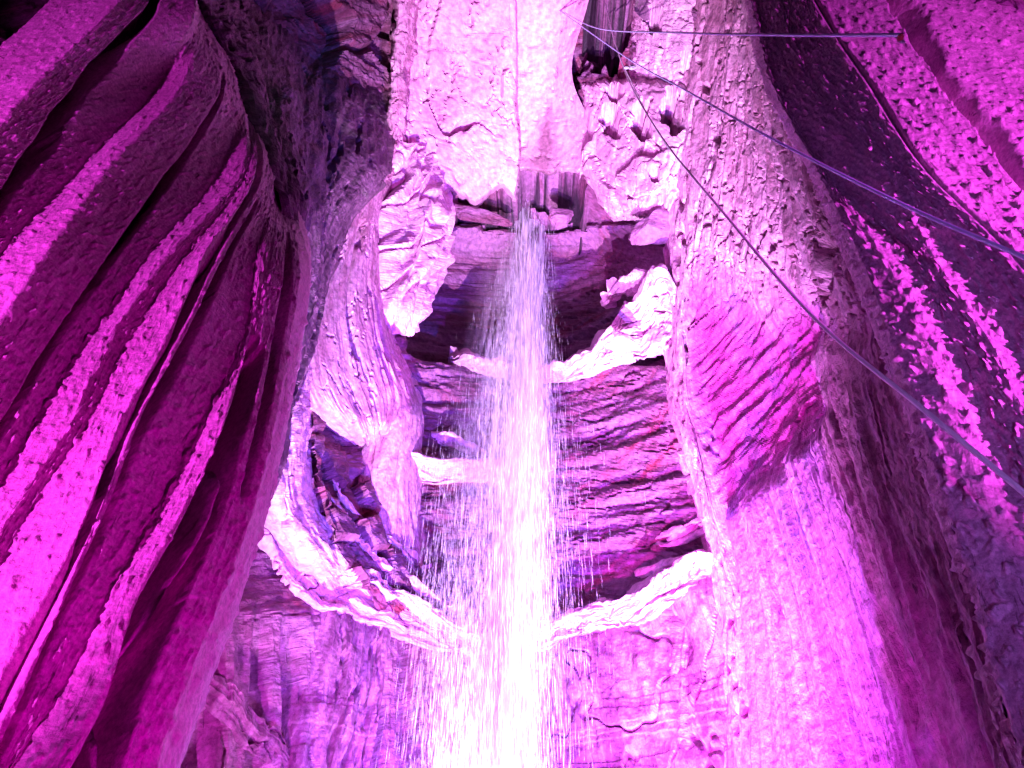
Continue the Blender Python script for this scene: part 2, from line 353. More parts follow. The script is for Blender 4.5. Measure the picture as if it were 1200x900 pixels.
ledge([(490, 516), (520, 522), (550, 532), (580, 541)], [(490, 506), (520, 508), (550, 521), (580, 534)], 0.5, 'rock_ledge', 'thin small ledge just above the short white ledge', seed=15)
ledge([(525, 425), (560, 436), (610, 448), (660, 450), (700, 440), (740, 420), (785, 412), (815, 400)], [(525, 417), (560, 422), (610, 430), (660, 430), (700, 408), (735, 362), (780, 326), (812, 310)],
      1.1, 'rock_ledge', 'broad broken ledge behind the upper falls rising to the right', seed=16, rough=0.2)
ledge([(705, 358), (735, 345), (770, 352), (805, 345)], [(705, 350), (735, 330), (770, 320), (805, 310)], 0.9, 'rock_ledge', 'small pale outcrop above the right end of the broken ledge', seed=18, rough=0.15)
ledge([(750, 640), (790, 640), (825, 625), (850, 610)], [(750, 634), (790, 626), (825, 611), (850, 600)], 0.2, 'rock_ledge', 'thin white strip of ledge near the right seam', seed=19, rough=.07)
ledge([(735, 683), (765, 676), (800, 664), (830, 655)], [(735, 679), (765, 669), (800, 655), (830, 645)], 0.2, 'rock_ledge', 'narrow bright shelf just above the right end of the long curved ledge', seed=20, rough=.07)

# ---------------------------------------------------------------- left buttress and what hangs on it
rows = [
 (150, [432, 442, 455, 470, 482], [-.6, .6, 1.0, .7, -.4]),
 (200, [390, 415, 440, 460, 474], [-.6, .9, 1.5, 1.1, -.4]),
 (250, [368, 395, 425, 440, 455], [.0, 1.1, 1.5, 1.2, -.3]),
 (300, [345, 378, 412, 438, 454], [.5, 1.1, 1.5, 1.3, -.3]),
 (350, [335, 368, 405, 438, 454], [.8, 1.2, 1.6, 1.4, -.3]),
 (400, [332, 362, 408, 445, 466], [.9, 1.3, 1.7, 1.5, -.3]),
 (440, [336, 365, 415, 460, 486], [.9, 1.3, 1.7, 1.5, -.2]),
 (472, [350, 378, 425, 468, 492], [.6, 1.3, 1.6, 1.3, -.2]),
 (500, [378, 402, 434, 460, 478], [-.8, 1.0, 1.5, 1.2, -.3]),
 (520, [405, 420, 438, 450, 462], [-1.2, .1, .6, .2, -1.0])]
G = [[(x, y, d) for x, d in zip(xs, ds)] for y, xs, ds in rows]
p = patch(G, 2.0)
d = 0.08*ridged(p.s*3.0+0.3*noise(p.s, p.v*.3, 1), p.v*0.12, 1.0, 4, 41)+0.05*fbm(p.s*7, p.v*1.2, 0, 5, 43)-0.22*cracks(p.s*1.1, p.v*0.14, 0.05, 44)-0.12*cracks(p.s*4, p.v*0.8, 0.07, 45, .5)
o = finish(p, d, 'rock_buttress', M_butt); tag(o, 'smooth pale swooping rock buttress hanging left of the falls', 'rock buttress')

rows = [
 (180, [452, 462, 478, 495, 508], [-.5, .5, .9, .7, -.4]),
 (215, [448, 462, 482, 502, 514], [-.3, .9, 1.3, 1.0, -.4]),
 (255, [440, 458, 484, 508, 520], [-.3, 1.1, 1.5, 1.6, -.4]),
 (290, [436, 455, 482, 502, 514], [-.3, 1.1, 1.4, 1.5, -.4]),
 (325, [432, 450, 472, 488, 500], [-.3, .9, 1.2, 1.3, -.4]),
 (360, [432, 446, 462, 474, 484], [-.3, .6, .9, .9, -.4]),
 (385, [434, 445, 456, 464, 472], [-.6, -.2, .1, -.1, -.6])]
p = patch([[(x, y, d) for x, d in zip(xs, ds)] for y, xs, ds in rows], 1.8)
d = 0.60*ridged(p.s*1.7+p.v*0.35+0.3*noise(p.s, p.v*.6, 1), p.v*0.22, 3.0, 2, 51)+0.22*fbm(p.s*3, p.v*1.6, 0, 5, 53)-0.2*cracks(p.s*1.0+p.v*.3, p.v*0.4, 0.10, 54)
o = finish(p, d, 'rock_rib', M_ledge); tag(o, 'ragged ribbed rock fin beside the top of the buttress', 'rock fin')
# pointed flake
rows = [(250, [500, 510, 522], [.8, 1.9, .8]), (285, [493, 504, 514], [.8, 1.9, .6]), (320, [480, 492, 502], [.8, 1.8, .5]), (350, [468, 478, 488], [.6, 1.5, .4]), (380, [455, 463, 471], [.2, .7, .1])]
p = patch([[(x, y, d) for x, d in zip(xs, ds)] for y, xs, ds in rows], 1.8)
o = finish(p, 0.05*fbm(p.s*5, p.v*3, 0, 4, 61), 'rock_flake', M_butt, extra=backfold(p, 1.2, 'lrtb', 0.18)); tag(o, 'slender leaning flake of rock on the edge of the ribbed fin', 'rock flake')
# drip flowstone hanging under the buttress
rows = [(455, [446, 458, 472, 484], [.1, .9, .9, .1]), (490, [436, 458, 480, 492], [.1, 1.1, 1.1, .1]), (540, [426, 448, 472, 490], [.0, .8, .9, .0]),
        (590, [422, 445, 470, 490], [-.1, .5, .6, -.1]), (640, [422, 446, 472, 496], [-.2, .3, .35, -.2]), (690, [430, 452, 476, 500], [-.3, .1, .1, -.3])]
p = patch([[(x, y, d) for x, d in zip(xs, ds)] for y, xs, ds in rows], 2.0)
o = finish(p, 0.14*ridged(p.s*2.2, p.v*0.25, 1, 4, 65)+.08*fbm(p.s*4, p.v*1.5, 0, 4, 66), 'drip_flowstone', M_butt); tag(o, 'smooth wet dripstone tongue hanging below the buttress point', 'dripstone')
# broken rock inside the alcove under the buttress
rows = [(440, [350, 372, 400, 430, 460], [-.2, -.6, -1.2, -1.2, -.6]), (500, [352, 372, 400, 430, 455], [.1, -.3, -.8, -1.0, -.4]), (560, [358, 380, 405, 432, 455], [.2, -.1, -.3, -.6, -.3]),
        (620, [375, 398, 420, 440, 460], [.4, .1, 0, -.3, -.3]), (680, [410, 428, 445, 465, 485], [.4, .2, .1, -.1, -.3]), (715, [440, 460, 480, 500, 515], [-.2, -.2, -.2, -.3, -.4])]
p = patch([[(x, y, d+0.25) for x, d in zip(xs, ds)] for y, xs, ds in rows], 2.0)
v, e = cells(p.s*1.5+0.4*noise(p.s, p.v, 2), p.v*1.1+0.4*noise(p.s, p.v, 5), 66)
o = finish(p, 0.45*v-0.15*(1-sstep(0, .1, e))+0.12*fbm(p.s*3, p.v*3, 0, 4, 67), 'broken_rock', M_wall); tag(o, 'broken blocky rock inside the dark alcove under the buttress', 'broken rock')
# rim that climbs from the long ledge to the buttress
rows = [(300, [372, 382, 392, 402], [-1, -.2, .2, -.6]), (380, [342, 358, 372, 384], [-.8, .9, 1.1, -.3]), (440, [322, 340, 358, 372], [-.8, 1.3, 1.4, -.2]), (490, [308, 328, 350, 366], [-.8, 1.5, 1.6, -.1]),
        (540, [298, 320, 345, 366], [-.8, 1.5, 1.5, -.1]), (590, [285, 318, 348, 378], [-.9, 1.3, 1.3, -.1]), (640, [312, 345, 375, 405], [-1, .8, .9, -.2]), (680, [345, 372, 402, 432], [-1.5, 0, 0, -1])]
p = patch([[(x, y, d) for x, d in zip(xs, ds)] for y, xs, ds in rows], 2.0)
d = 0.10*ridged(p.s*2.0, p.v*0.3, 1, 3, 71)+0.10*fbm(p.s*3, p.v*2, 0, 4, 72)-0.25*cracks(p.s*1.5, p.v*0.28, 0.05, 73)
o = finish(p, d, 'rock_buttress', M_ledge); tag(o, 'pale upright rib of rock climbing from the long ledge to the buttress', 'rock buttress')

# ---------------------------------------------------------------- vault: slabs, chute, boulders
M_chute = rock_mat('stained_chute', (0.70, 0.64, 0.62), (0.60, 0.50, 0.52), (0.52, 0.38, 0.42), pits=0.2, st=(1.2, 0.3), world=(0.5, 0.5, 0.3), bump=0.05, fine=5, stainpos=0.66, zones=[((0.32, 0.24, 0.24), (0.22, 0.15, 0.16), (0.36, 0.27, 0.29))])
def block(rows, name, label, mat, cat, amp=0.15, seed=1, back=2.0, w=0.12, step=2.0, an=(1.0, 0.4), cr=0.3, sides='lrtb', cell=0):
    p = patch([[(x, y, d) for x, d in zip(xs, ds)] for y, xs, ds in rows], step)
    d = amp*(fbm(p.s*an[0], p.v*an[1], seed, 5, seed)*1.4+0.3*fbm(p.s*4, p.v*4, seed, 3, seed+3))-cr*cracks(p.s*an[0]*0.5, p.v*an[1]*0.6, 0.022, seed+5, 0.5)-cr*.3*cracks(p.s*2.0, p.v*1.0, 0.03, seed+6, 1.0)
    if cell:
        v, e = cells(p.s*0.55+0.5*noise(p.s*.7, p.v*.7, 2, seed), p.v*0.55+0.5*noise(p.s*.7, p.v*.7, 5, seed), seed)
        d += cell*(v-0.5)-0.5*cell*(1-sstep(0, .10, e))
    V = (p.w-p.w.min())/(p.w.max()-p.w.min())
    jag = sstep(.72, 1.0, V)*(0.5*noise(p.s*1.1, seed, 2, 71)+0.15*noise(p.s*2.6, seed, 2, 72))*(1.0 if sides == 'lrtb' else 0.3)
    o = finish(p, d, name, mat, extra=backfold(p, back, sides, w)+jag[..., None]*UP)
    if name == 'flowstone_chute':
        st_ = np.exp(-(((p.px-646+sstep(120, 205, p.py)*12-8*noise(p.py/20., 1, 1, 4))/(10+7*noise(p.px/9., p.py/9., 2, 5)+sstep(150, 205, p.py)*16))**2))*sstep(110, 160, p.py+20*noise(p.px/12., 0, 0, 6))
        zone(o, np.clip(st_*1.1, 0, 1))
    return tag(o, label, cat)
block([(-120, [505, 530, 560, 590, 606], [1.2]*5), (-40, [490, 520, 555, 590, 606], [1.2, 1.3, 1.4, 1.4, 1.2]), (40, [478, 515, 552, 590, 606], [1.2, 1.4, 1.6, 1.6, 1.3]), (110, [470, 510, 550, 588, 608], [1.1, 1.4, 1.7, 1.7, 1.3]),
       (170, [470, 508, 550, 590, 612], [.9, 1.4, 1.7, 1.8, 1.3]), (205, [482, 512, 550, 588, 612], [.8, 1.2, 1.5, 1.6, 1.1]), (236, [498, 520, 552, 582, 606], [.5, .9, 1.1, 1.1, .8])],
      'ceiling_slab', 'large pale ceiling slab left of the water chute', M_pale, 'rock slab', 0.15, 81, 2.5, 0.06, an=(.7, .3), cr=0.9, cell=0.05)
block([(-120, [470, 480, 492, 506], [1.5]*4), (-30, [462, 474, 486, 500], [1.8, 2.2, 2.2, 1.6]), (60, [456, 466, 478, 490], [1.8, 2.4, 2.4, 1.6]), (130, [452, 462, 472, 484], [1.6, 2.2, 2.2, 1.4]), (190, [448, 458, 468, 478], [1.0, 1.5, 1.5, .8])],
      'ceiling_pillar', 'narrow weathered rock pillar at the left edge of the ceiling slab', M_butt, 'rock pillar', 0.30, 83, 2.5, 0.2, an=(1.2, .5), cr=0.5)
block([(-120, [598, 620, 650, 680, 700], [.4]*5), (-20, [598, 620, 648, 672, 694], [.35, .45, .4, .45, .7]), (80, [600, 622, 648, 656, 670], [.35, .45, .4, .45, .7]), (150, [602, 622, 645, 672, 692], [.35, .5, .45, .5, .7]), (208, [604, 622, 645, 668, 688], [.5, .6, .6, .6, .8])],
      'flowstone_chute', 'smooth pink flowstone chute directly above the falls with a brown stain', M_chute, 'flowstone chute', 0.06, 85, 2.5, 0.05, an=(.5, .3), cr=0.0, sides='b')

def boulder(cx, cy, rx, ry, prot, label, seed, mat=M_pale, rot=0.0, name='boulder', flat=0.7):
    """closed angular rock: an icosphere pushed in and out by cell facets"""
    import bmesh
    t = float(T(cx, cy))-prot; r0 = ray(cx, cy); c = CAM+r0*t
    bm = bmesh.new(); bmesh.ops.create_icosphere(bm, subdivisions=5, radius=1.0)
    V = np.array([v.co[:] for v in bm.verts])
    for k in range(11):                                        # chop flat faces
        n = rng.normal(size=3); n /= np.linalg.norm(n); h = 0.42+0.34*rng.random()
        s = V@n; V = V-np.maximum(s-h, 0)[:, None]*n*0.96
    V = V*(1+0.34*fbm(V[:, 0]*1.5+seed, V[:, 1]*1.5, V[:, 2]*1.5, 4, seed)+0.12*fbm(V[:, 0]*5, V[:, 1]*5, V[:, 2]*5, 4, seed+1))[:, None]
    ca, sa = math.cos(rot), math.sin(rot)
    a = V[:, 0]*rx*1.35; b = V[:, 1]*ry*1.35; a, b = a*ca-b*sa, a*sa+b*ca
    k = t/FP; dd = V[:, 2]*flat*math.sqrt(rx*ry)*1.1
    Pw = c+(a*k)[:, None]*RT+(b*k)[:, None]*UP+(dd*k)[:, None]*FWD
    for v, q in zip(bm.verts, Pw): v.co = q
    me = bpy.data.meshes.new(name); bm.to_mesh(me); bm.free()
    for f in me.polygons: f.use_smooth = True
    at = me.attributes.new('st', 'FLOAT_VECTOR', 'POINT'); at.data.foreach_set('vector', np.stack([Pw[:, 0], Pw[:, 2], 0*Pw[:, 0]], -1).reshape(-1).astype(np.float32))
    o = link(name, me, mat); return tag(o, label, 'boulder')
def crag(rows, name, label, cat, mat, seed, amp=.5, freq=.8, holes=(), back=2.0, w=.08):
    p = patch([[(x, y, d) for x, d in zip(xs, ds)] for y, xs, ds in rows], 1.7)
    wx = 0.5*noise(p.s*.8, p.v*.8, 2, seed); wy = 0.5*noise(p.s*.8, p.v*.8, 5, seed)
    d = 0
    for k, (fq, am) in enumerate(((freq, amp), (freq*2.3, amp*.22), (freq*5.5, amp*.10))):
        v, e = cells(p.s*fq+wx*(k+1)*.6, p.v*fq+wy*(k+1)*.6, seed+k)
        tilt = (v-.5)+0.5*np.sin(v*40)*((p.s*fq) % 1-.5)*0
        d = d+am*tilt-am*.35*(1-sstep(0, .08, e))
    d = d+amp*.45*fbm(p.s*1.4, p.v*1.4, 0, 6, seed+8)-.22*cracks(p.s*.9, p.v*.7, .04, seed+9, .4)
    hh = 0*p.px
    for cx, cy, rx, ry, dep in holes:
        q = np.hypot((p.px-cx)/rx, (p.py-cy)/ry)+0.7*noise(p.px/14., p.py/14., cx, seed)
        hh = hh+dep*(1-sstep(0.75, 1.1, q))
    return tag(finish(p, d, name, mat, extra=backfold(p, back, 'lrtb', w)+hh[..., None]*np.array([0, 1.0, .1])), label, cat)
crag([(88, [672, 700, 735, 770, 800, 830], [.4, 1.1, 1.2, 1.2, 1.0, .4]), (120, [672, 700, 735, 770, 805, 835], [.7, 1.4, 1.6, 1.6, 1.3, .5]),
      (165, [674, 700, 735, 770, 800, 826], [.9, 1.6, 1.9, 1.8, 1.3, .4]), (205, [682, 705, 738, 770, 792, 812], [.8, 1.5, 1.8, 1.7, 1.2, .4]),
      (235, [700, 718, 742, 768, 784, 800], [.6, 1.3, 1.6, 1.4, 1.0, .3]), (258, [720, 732, 748, 764, 776, 790], [.0, .8, 1.0, .9, .6, .0])],
     'hanging_crag', 'big craggy pale rock mass hanging just right of the falls lip', 'crag', M_pale, 301, amp=.30, freq=.40,
     holes=[(722, 108, 14, 9, 1.6), (712, 142, 12, 18, 1.5), (752, 140, 13, 22, 1.2), (795, 128, 16, 26, 2.2), (684, 150, 9, 22, 1.5), (770, 205, 7, 9, .6)])
crag([(-90, [742, 760, 785, 810, 830], [.4, 1.2, 1.4, 1.2, .3]), (-30, [742, 760, 785, 812, 834], [.4, 1.3, 1.6, 1.3, .3]), (35, [738, 756, 782, 808, 830], [.4, 1.3, 1.6, 1.3, .3]),
      (75, [730, 752, 778, 806, 828], [.4, 1.2, 1.5, 1.2, .3]), (105, [736, 752, 776, 800, 820], [-.2, .6, .9, .6, -.2])],
     'pitted_rock', 'pitted pink rock between the black hole and the right flank', 'rock', M_ledge, 311, amp=.22, freq=1.0,
     holes=[(768, 18, 10, 16, 1.2), (803, 78, 9, 16, 1.4), (776, 52, 4, 4, .3)])
boulder(760, 5, 20, 22, 1.2, 'dark blue edged rock at the top edge beside the black hole', 6, M_dark)
boulder(655, 256, 18, 9, .0, 'small reddish rock right under the falls lip', 7, M_wall)
boulder(556, 254, 36, 8, .0, 'flat dark stone under the left ceiling slab', 9, M_wall, -0.25)
boulder(770, 270, 26, 20, .9, 'blue edged stone under the big boulder by the right pillar', 10, M_wall, 0.5)
boulder(728, 402, 22, 14, 1.6, 'loose pale stone lying on the broken ledge', 11, M_ledge, 0.2)

# ---------------------------------------------------------------- right side
R = [
 (-60, [805, 835, 870, 905, 940, 985], [.2, 1.6, 2.0, 2.4, 2.4, 1.6]),
 (40,  [795, 822, 855, 895, 930, 985], [.2, 1.5, 1.9, 2.4, 2.6, 1.8]),
 (120, [782, 808, 845, 890, 930, 1000], [.1, 1.3, 1.8, 2.3, 2.8, 2.2]),
 (200, [774, 795, 835, 890, 945, 1020], [.0, 1.2, 1.7, 2.2, 2.9, 2.8]),
 (270, [776, 795, 822, 885, 955, 1040], [-.1, 1.1, 1.5, 1.9, 2.9, 3.3]),
 (330, [778, 797, 812, 880, 962, 1060], [-.1, 1.1, 1.2, 1.6, 2.9, 4.3]),
 (400, [778, 797, 812, 880, 966, 1080], [-.1, 1.1, 1.0, 1.2, 2.8, 4.3]),
 (470, [780, 800, 818, 890, 972, 1100], [-.1, 1.1, 1.0, 1.3, 2.9, 4.3]),
 (540, [796, 815, 835, 905, 990, 1120], [-.1, 1.0, 1.0, 1.6, 3.1, 4.3]),
 (620, [818, 834, 855, 925, 1018, 1150], [-.1, .9, 1.0, 1.9, 3.2, 4.3]),
 (700, [836, 850, 872, 945, 1045, 1175], [-.1, .8, 1.0, 2.0, 3.2, 4.3]),
 (800, [842, 856, 880, 965, 1078, 1200], [-.1, .7, 1.0, 2.0, 3.2, 4.2]),
 (900, [840, 856, 884, 985, 1112, 1230], [-.1, .7, 1.0, 2.0, 3.2, 4.1]),
 (1000, [840, 856, 888, 1000, 1145, 1260], [-.1, .7, 1.0, 2.0, 3.2, 4.0])]
Ga = [[(x, y, d) for x, d in zip(xs, ds)] for y, xs, ds in R]
p = patch(Ga, 1.8)
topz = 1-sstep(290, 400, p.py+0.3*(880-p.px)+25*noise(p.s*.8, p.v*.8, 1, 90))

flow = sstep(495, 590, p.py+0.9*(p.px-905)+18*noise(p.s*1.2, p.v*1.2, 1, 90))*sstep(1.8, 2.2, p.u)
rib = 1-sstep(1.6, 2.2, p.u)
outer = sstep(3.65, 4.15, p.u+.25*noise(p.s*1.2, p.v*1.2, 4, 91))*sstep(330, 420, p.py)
bands = 0.22*ridged(p.s*1.1+0.35*noise(p.s*.4, p.v*.3, 3), p.v*0.18, 2, 3, 91)+0.16*fbm(p.s*2.4, p.v*0.9, 1, 5, 92)-0.35*cracks(p.s*0.9+0.2*p.v, p.v*0.35, 0.09, 93, 0.6)-0.12*cracks(p.s*2.6, p.v*1.6, 0.10, 94)
holl = -0.20+0.26*fbm(p.s*0.5, p.v*2.6+p.s*1.3, 1, 5, 95)-0.12*cracks(p.s*.5, p.v*1.8+p.s*.9, 0.10, 96, .5)
flw = 0.20*ridged(p.s*0.9, p.v*0.05, 1, 4, 97)+0.05*ridged(p.s*4, p.v*.12, 2, 3, 107)+0.06*fbm(p.s*3.2, p.v*1.0, 1, 5, 98)-.10*cracks(p.s*1.2, p.v*.06, .04, 108)
ribd = 0.18*fbm(p.s*2.5, p.v*0.9, 3, 5, 101)-0.28*cracks(p.s*1.6, p.v*0.5, 0.10, 102)
outd = 0.16*ridged(p.s*2.0, p.v*0.07, 1, 4, 99)+0.05*fbm(p.s*8, p.v*2, 1, 4, 100)-.08*cracks(p.s*2.2, p.v*.12, .08, 109)
base = topz*bands+(1-topz)*flow*flw+(1-topz)*(1-flow)*holl
base = base*(1-rib)+rib*ribd
base = base*(1-outer)+outer*outd
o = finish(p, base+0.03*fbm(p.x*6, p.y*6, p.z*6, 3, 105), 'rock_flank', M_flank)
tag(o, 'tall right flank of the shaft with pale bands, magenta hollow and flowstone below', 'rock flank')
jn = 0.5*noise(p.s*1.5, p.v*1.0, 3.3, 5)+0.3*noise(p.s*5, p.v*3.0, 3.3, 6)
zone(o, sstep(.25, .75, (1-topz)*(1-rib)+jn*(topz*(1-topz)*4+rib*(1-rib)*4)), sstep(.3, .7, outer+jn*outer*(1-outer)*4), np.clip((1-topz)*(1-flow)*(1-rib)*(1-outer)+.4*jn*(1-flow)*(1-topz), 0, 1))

# ---------------------------------------------------------------- draped curtains near the viewer
RY = [-80, 0, 100, 200, 300, 400, 500, 600, 700, 800, 900, 980]
LC = [
 [60, 0, -120, -200, -270, -340, -410, -480, -550, -620, -690, -750],
 [200, 140, 40, -40, -110, -180, -250, -320, -390, -460, -530, -590],
 [230, 178, 95, 25, -40, -100, -160, -225, -290, -350, -410, -460],
 [260, 235, 185, 92, 0, -62, -130, -195, -265, -330, -395, -440],
 [275, 250, 212, 125, 52, -15, -80, -145, -210, -275, -340, -380],
 [290, 270, 255, 207, 135, 65, 5, -60, -125, -190, -250, -295],
 [300, 290, 272, 275, 175, 100, 37, -20, -80, -140, -200, -245],
 [305, 295, 278, 280, 198, 127, 80, 14, -45, -105, -165, -210],
 [308, 298, 282, 284, 215, 150, 97, 33, -22, -75, -130, -170],
 [311, 301, 287, 288, 242, 195, 143, 103, 62, 14, -40, -85],
 [315, 305, 292, 293, 266, 216, 165, 127, 80, 38, -5, -40],
 [318, 309, 297, 300, 300, 283, 230, 180, 123, 77, 13, -35],
 [321, 313, 301, 306, 308, 290, 261, 212, 160, 130, 80, 35],
 [324, 317, 305, 312, 316, 297, 270, 232, 187, 144, 107, 75],
 [327, 321, 309, 318, 324, 307, 283, 256, 207, 160, 130, 103],
 [331, 325, 315, 325, 334, 320, 300, 275, 235, 190, 152, 125],
 [340, 335, 330, 338, 352, 342, 322, 297, 262, 222, 185, 160],
 [342, 338, 334, 342, 356, 346, 326, 301, 266, 226, 189, 164]]
TOPR = {0: [120, 200, 230, 320, 345, 400, 460], 1: [60, 140, 178, 262, 288, 336, 400], 2: [-50, 40, 95, 185, 212, 262, 330], 3: [-130, -40, 25, 92, 125, 205, 258, 283, 290, 300, 312, 335]}
RIDGE = {0: 180, 1: 222, 2: 268, 3: 306}
for i_, v_ in TOPR.items():
    v_ = v_+[500]*(18-len(v_))
    for j_ in range(18): LC[j_][i_] = min(v_[j_], RIDGE[i_]+6+0.6*j_)
def stair(lines, kinds, K0, lamp, sgn, clamp, f=0.85, back=2.5, fade=-999, fj=5):
    """fold depths so that 'L' facets face the lamp and 'S' facets turn just out of its reach; sgn mirrors x"""
    K = np.zeros((len(RY), len(lines)))
    for i, ry in enumerate(RY):
        kk = [('S' if (kd in 'LM' and ry < fade and j >= fj) else kd) for j, kd in enumerate(kinds)]
        b_ = (FWD[1]+UP[1]*(450-ry)/FP); k = K0; K[i, 0] = k
        for j, kd in enumerate(kk):
            a0 = sgn*(lines[j][i]-600)/FP/b_; a1 = sgn*(lines[j+1][i]-600)/FP/b_      # negative: outside
            x0 = a0*k; mray = (x0-sgn*lamp[0])/(k-lamp[1])
            if kd == 'L': k = k*1.0
            elif kd == 'B': k = k+back
            else:
                m = np.clip(mray*{'S': f, 'M': 1.2, 'G': 9.0}[kd], -.5, 12); k = (x0-m*k)/(a1-m)
            K[i, j+1] = k
    for i in range(len(RY)):
        if RY[i] < clamp: K[i] = K[RY.index(clamp)]
    return K
LK = stair(LC, ['L', 'S', 'S', 'L', 'S', 'S', 'L', 'S', 'L', 'S', 'S', 'L', 'S', 'S', 'S', 'S', 'B'], 2.9, LLP, 1, 0, fade=60)
for i_ in range(4):
    for j_ in range(1, 18):
        if LC[j_][i_] > RIDGE[i_]: LK[i_][j_] = LK[i_][j_-1]+0.25
    for j_ in range(1, 18): LK[i_][j_] = max(2.6, min(LK[i_][j_], 7.0))
G = [[(LC[j][i], RY[i], LK[i][j]) for j in range(len(LC))] for i in range(len(RY))]
print('LK', LK[7].round(2), LK[4].round(2))
def curtain(G, grooves, name, mat, fine, step=2.2, lit=(), speck=0.03, sm=3, seed=0):
    p = patch(G, step, 'Y', ulin=True, lastn=45)
    for _ in range(sm):                                         # round the crests a little
        p.P[:, 1:-1] = 0.25*p.P[:, :-2]+0.5*p.P[:, 1:-1]+0.25*p.P[:, 2:]
    p.N = normals(p.P)
    d = fine*fbm(p.s*1.2, p.v*0.35, seed, 4, 111+seed)+.12*ridged(p.s*1.6, p.v*.15, seed, 3, 119)*sstep(p.u.max()-1, p.u.max()-.8, p.u)+0.012*fbm(p.x*9, p.y*9, p.z*9, 3, 112+seed)
    d = d+speck*sstep(0.0, 0.5, fbm(p.s*13, p.v*8, seed, 3, 113+seed))
    for gu, gd, gw, v0, v1 in grooves:
        wob = 0.35*noise(p.v*0.5, gu, 2.2, 9)+0.12*noise(p.v*1.7, gu, 1.2, 9)
        m = sstep(v0-30, v0+30, p.py)*(1-sstep(v1-30, v1+30, p.py))
        wd = gw*(1+0.7*noise(p.v*0.8, gu*3, 5.0, 3))
        d = d-gd*m*np.exp(-(np.abs((p.u-gu-wob*gw*2)/wd))**4)
    return p, finish(p, d, name, mat, smooth=True)
GRV = [(2.0, .6, .14, -80, 250), (5.0, .5, .07, 110, 700), (9.25, 2.2, .20, 180, 1000), (10.0, 1.8, .10, 260, 1000), (12.85, 2.4, .42, 420, 1000), (14.0, 2.0, .28, 430, 1000), (15.2, .4, .18, 300, 560)]
p, o = curtain(G, GRV, 'flowstone_curtain', M_curt, 0.06, seed=1)
tag(o, 'tall folded flowstone curtain in bright magenta stripes and black crevices filling the left side', 'flowstone curtain')
RC = [
 [858, 876, 902, 954, 1001, 1041, 1078, 1108, 1141, 1166, 1196, 1218],
 [860, 880, 905, 958, 1005, 1045, 1082, 1112, 1145, 1170, 1200, 1222],
 [868, 890, 918, 972, 1012, 1055, 1092, 1122, 1155, 1185, 1215, 1238],
 [875, 900, 930, 985, 1035, 1085, 1125, 1160, 1195, 1225, 1255, 1280],
 [882, 908, 940, 998, 1062, 1118, 1160, 1205, 1245, 1280, 1310, 1335],
 [890, 916, 955, 1050, 1095, 1160, 1210, 1260, 1305, 1345, 1380, 1410],
 [897, 925, 970, 1064, 1118, 1190, 1245, 1300, 1350, 1395, 1435, 1470],
 [930, 958, 1022, 1088, 1190, 1262, 1320, 1380, 1440, 1490, 1540, 1580],
 [1000, 1045, 1110, 1190, 1270, 1350, 1420, 1490, 1550, 1610, 1660, 1700],
 [1250, 1300, 1350, 1400, 1480, 1560, 1640, 1710, 1780, 1840, 1900, 1950]]
for i_, v_ in {0: (858, 860, 862, 864, 892, 894, 925), 1: (880, 882, 884, 886, 915, 917, 955), 2: (905, 908, 910, 912, 955, 957, 1020), 3: (957, 961, 966, 970, 1040, 1042, 1086)}.items():
    for j_, q_ in enumerate(v_): RC[j_+1][i_] = q_
RC = RC[::-1]
RK = stair(RC, ['L', 'G', 'S', 'G', 'S', 'G', 'M', 'S', 'B'], 3.7, RLP, -1, 0, fade=-999)
G = [[(RC[j][i], RY[i], RK[i][j]) for j in range(len(RC))] for i in range(len(RY))]
print('RK', RK[7].round(2), RK[4].round(2))
p, o = curtain(G, [(1.0, .35, .07, -80, 500), (2.0, .2, .04, -80, 900)], 'flowstone_curtain', M_curtR, 0.07, speck=0.07, seed=5)
tag(o, 'dark rough flowstone curtain with speckled magenta streaks filling the right side', 'flowstone curtain')

# dark wall between the left curtain and the shaft
def ridgeK(i):
    xs = [LC[j][i] for j in range(18)]; return float(np.interp(RIDGE[i], xs, LK[i]))
rk = [ridgeK(i) for i in range(4)]; print('ridge', rk)
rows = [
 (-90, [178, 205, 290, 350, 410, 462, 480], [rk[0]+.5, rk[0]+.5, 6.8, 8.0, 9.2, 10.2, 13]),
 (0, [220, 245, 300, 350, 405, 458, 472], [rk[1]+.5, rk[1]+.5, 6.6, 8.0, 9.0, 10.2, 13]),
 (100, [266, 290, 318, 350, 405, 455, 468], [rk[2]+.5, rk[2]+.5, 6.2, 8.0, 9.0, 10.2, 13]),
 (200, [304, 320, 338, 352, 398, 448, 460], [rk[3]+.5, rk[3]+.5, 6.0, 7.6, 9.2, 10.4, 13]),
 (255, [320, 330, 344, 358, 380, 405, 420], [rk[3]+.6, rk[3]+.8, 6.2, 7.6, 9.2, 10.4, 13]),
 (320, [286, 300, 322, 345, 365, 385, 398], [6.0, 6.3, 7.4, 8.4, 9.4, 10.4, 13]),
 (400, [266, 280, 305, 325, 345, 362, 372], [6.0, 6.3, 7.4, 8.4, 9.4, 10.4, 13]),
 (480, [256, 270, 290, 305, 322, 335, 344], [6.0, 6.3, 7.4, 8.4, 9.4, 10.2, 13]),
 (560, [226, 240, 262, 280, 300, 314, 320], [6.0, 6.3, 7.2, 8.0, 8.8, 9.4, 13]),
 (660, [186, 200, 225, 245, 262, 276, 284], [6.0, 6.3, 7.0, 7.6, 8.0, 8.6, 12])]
p = patch([[(x, y, d) for x, d in zip(xs, ds)] for y, xs, ds in rows], 2.2, 'Y')
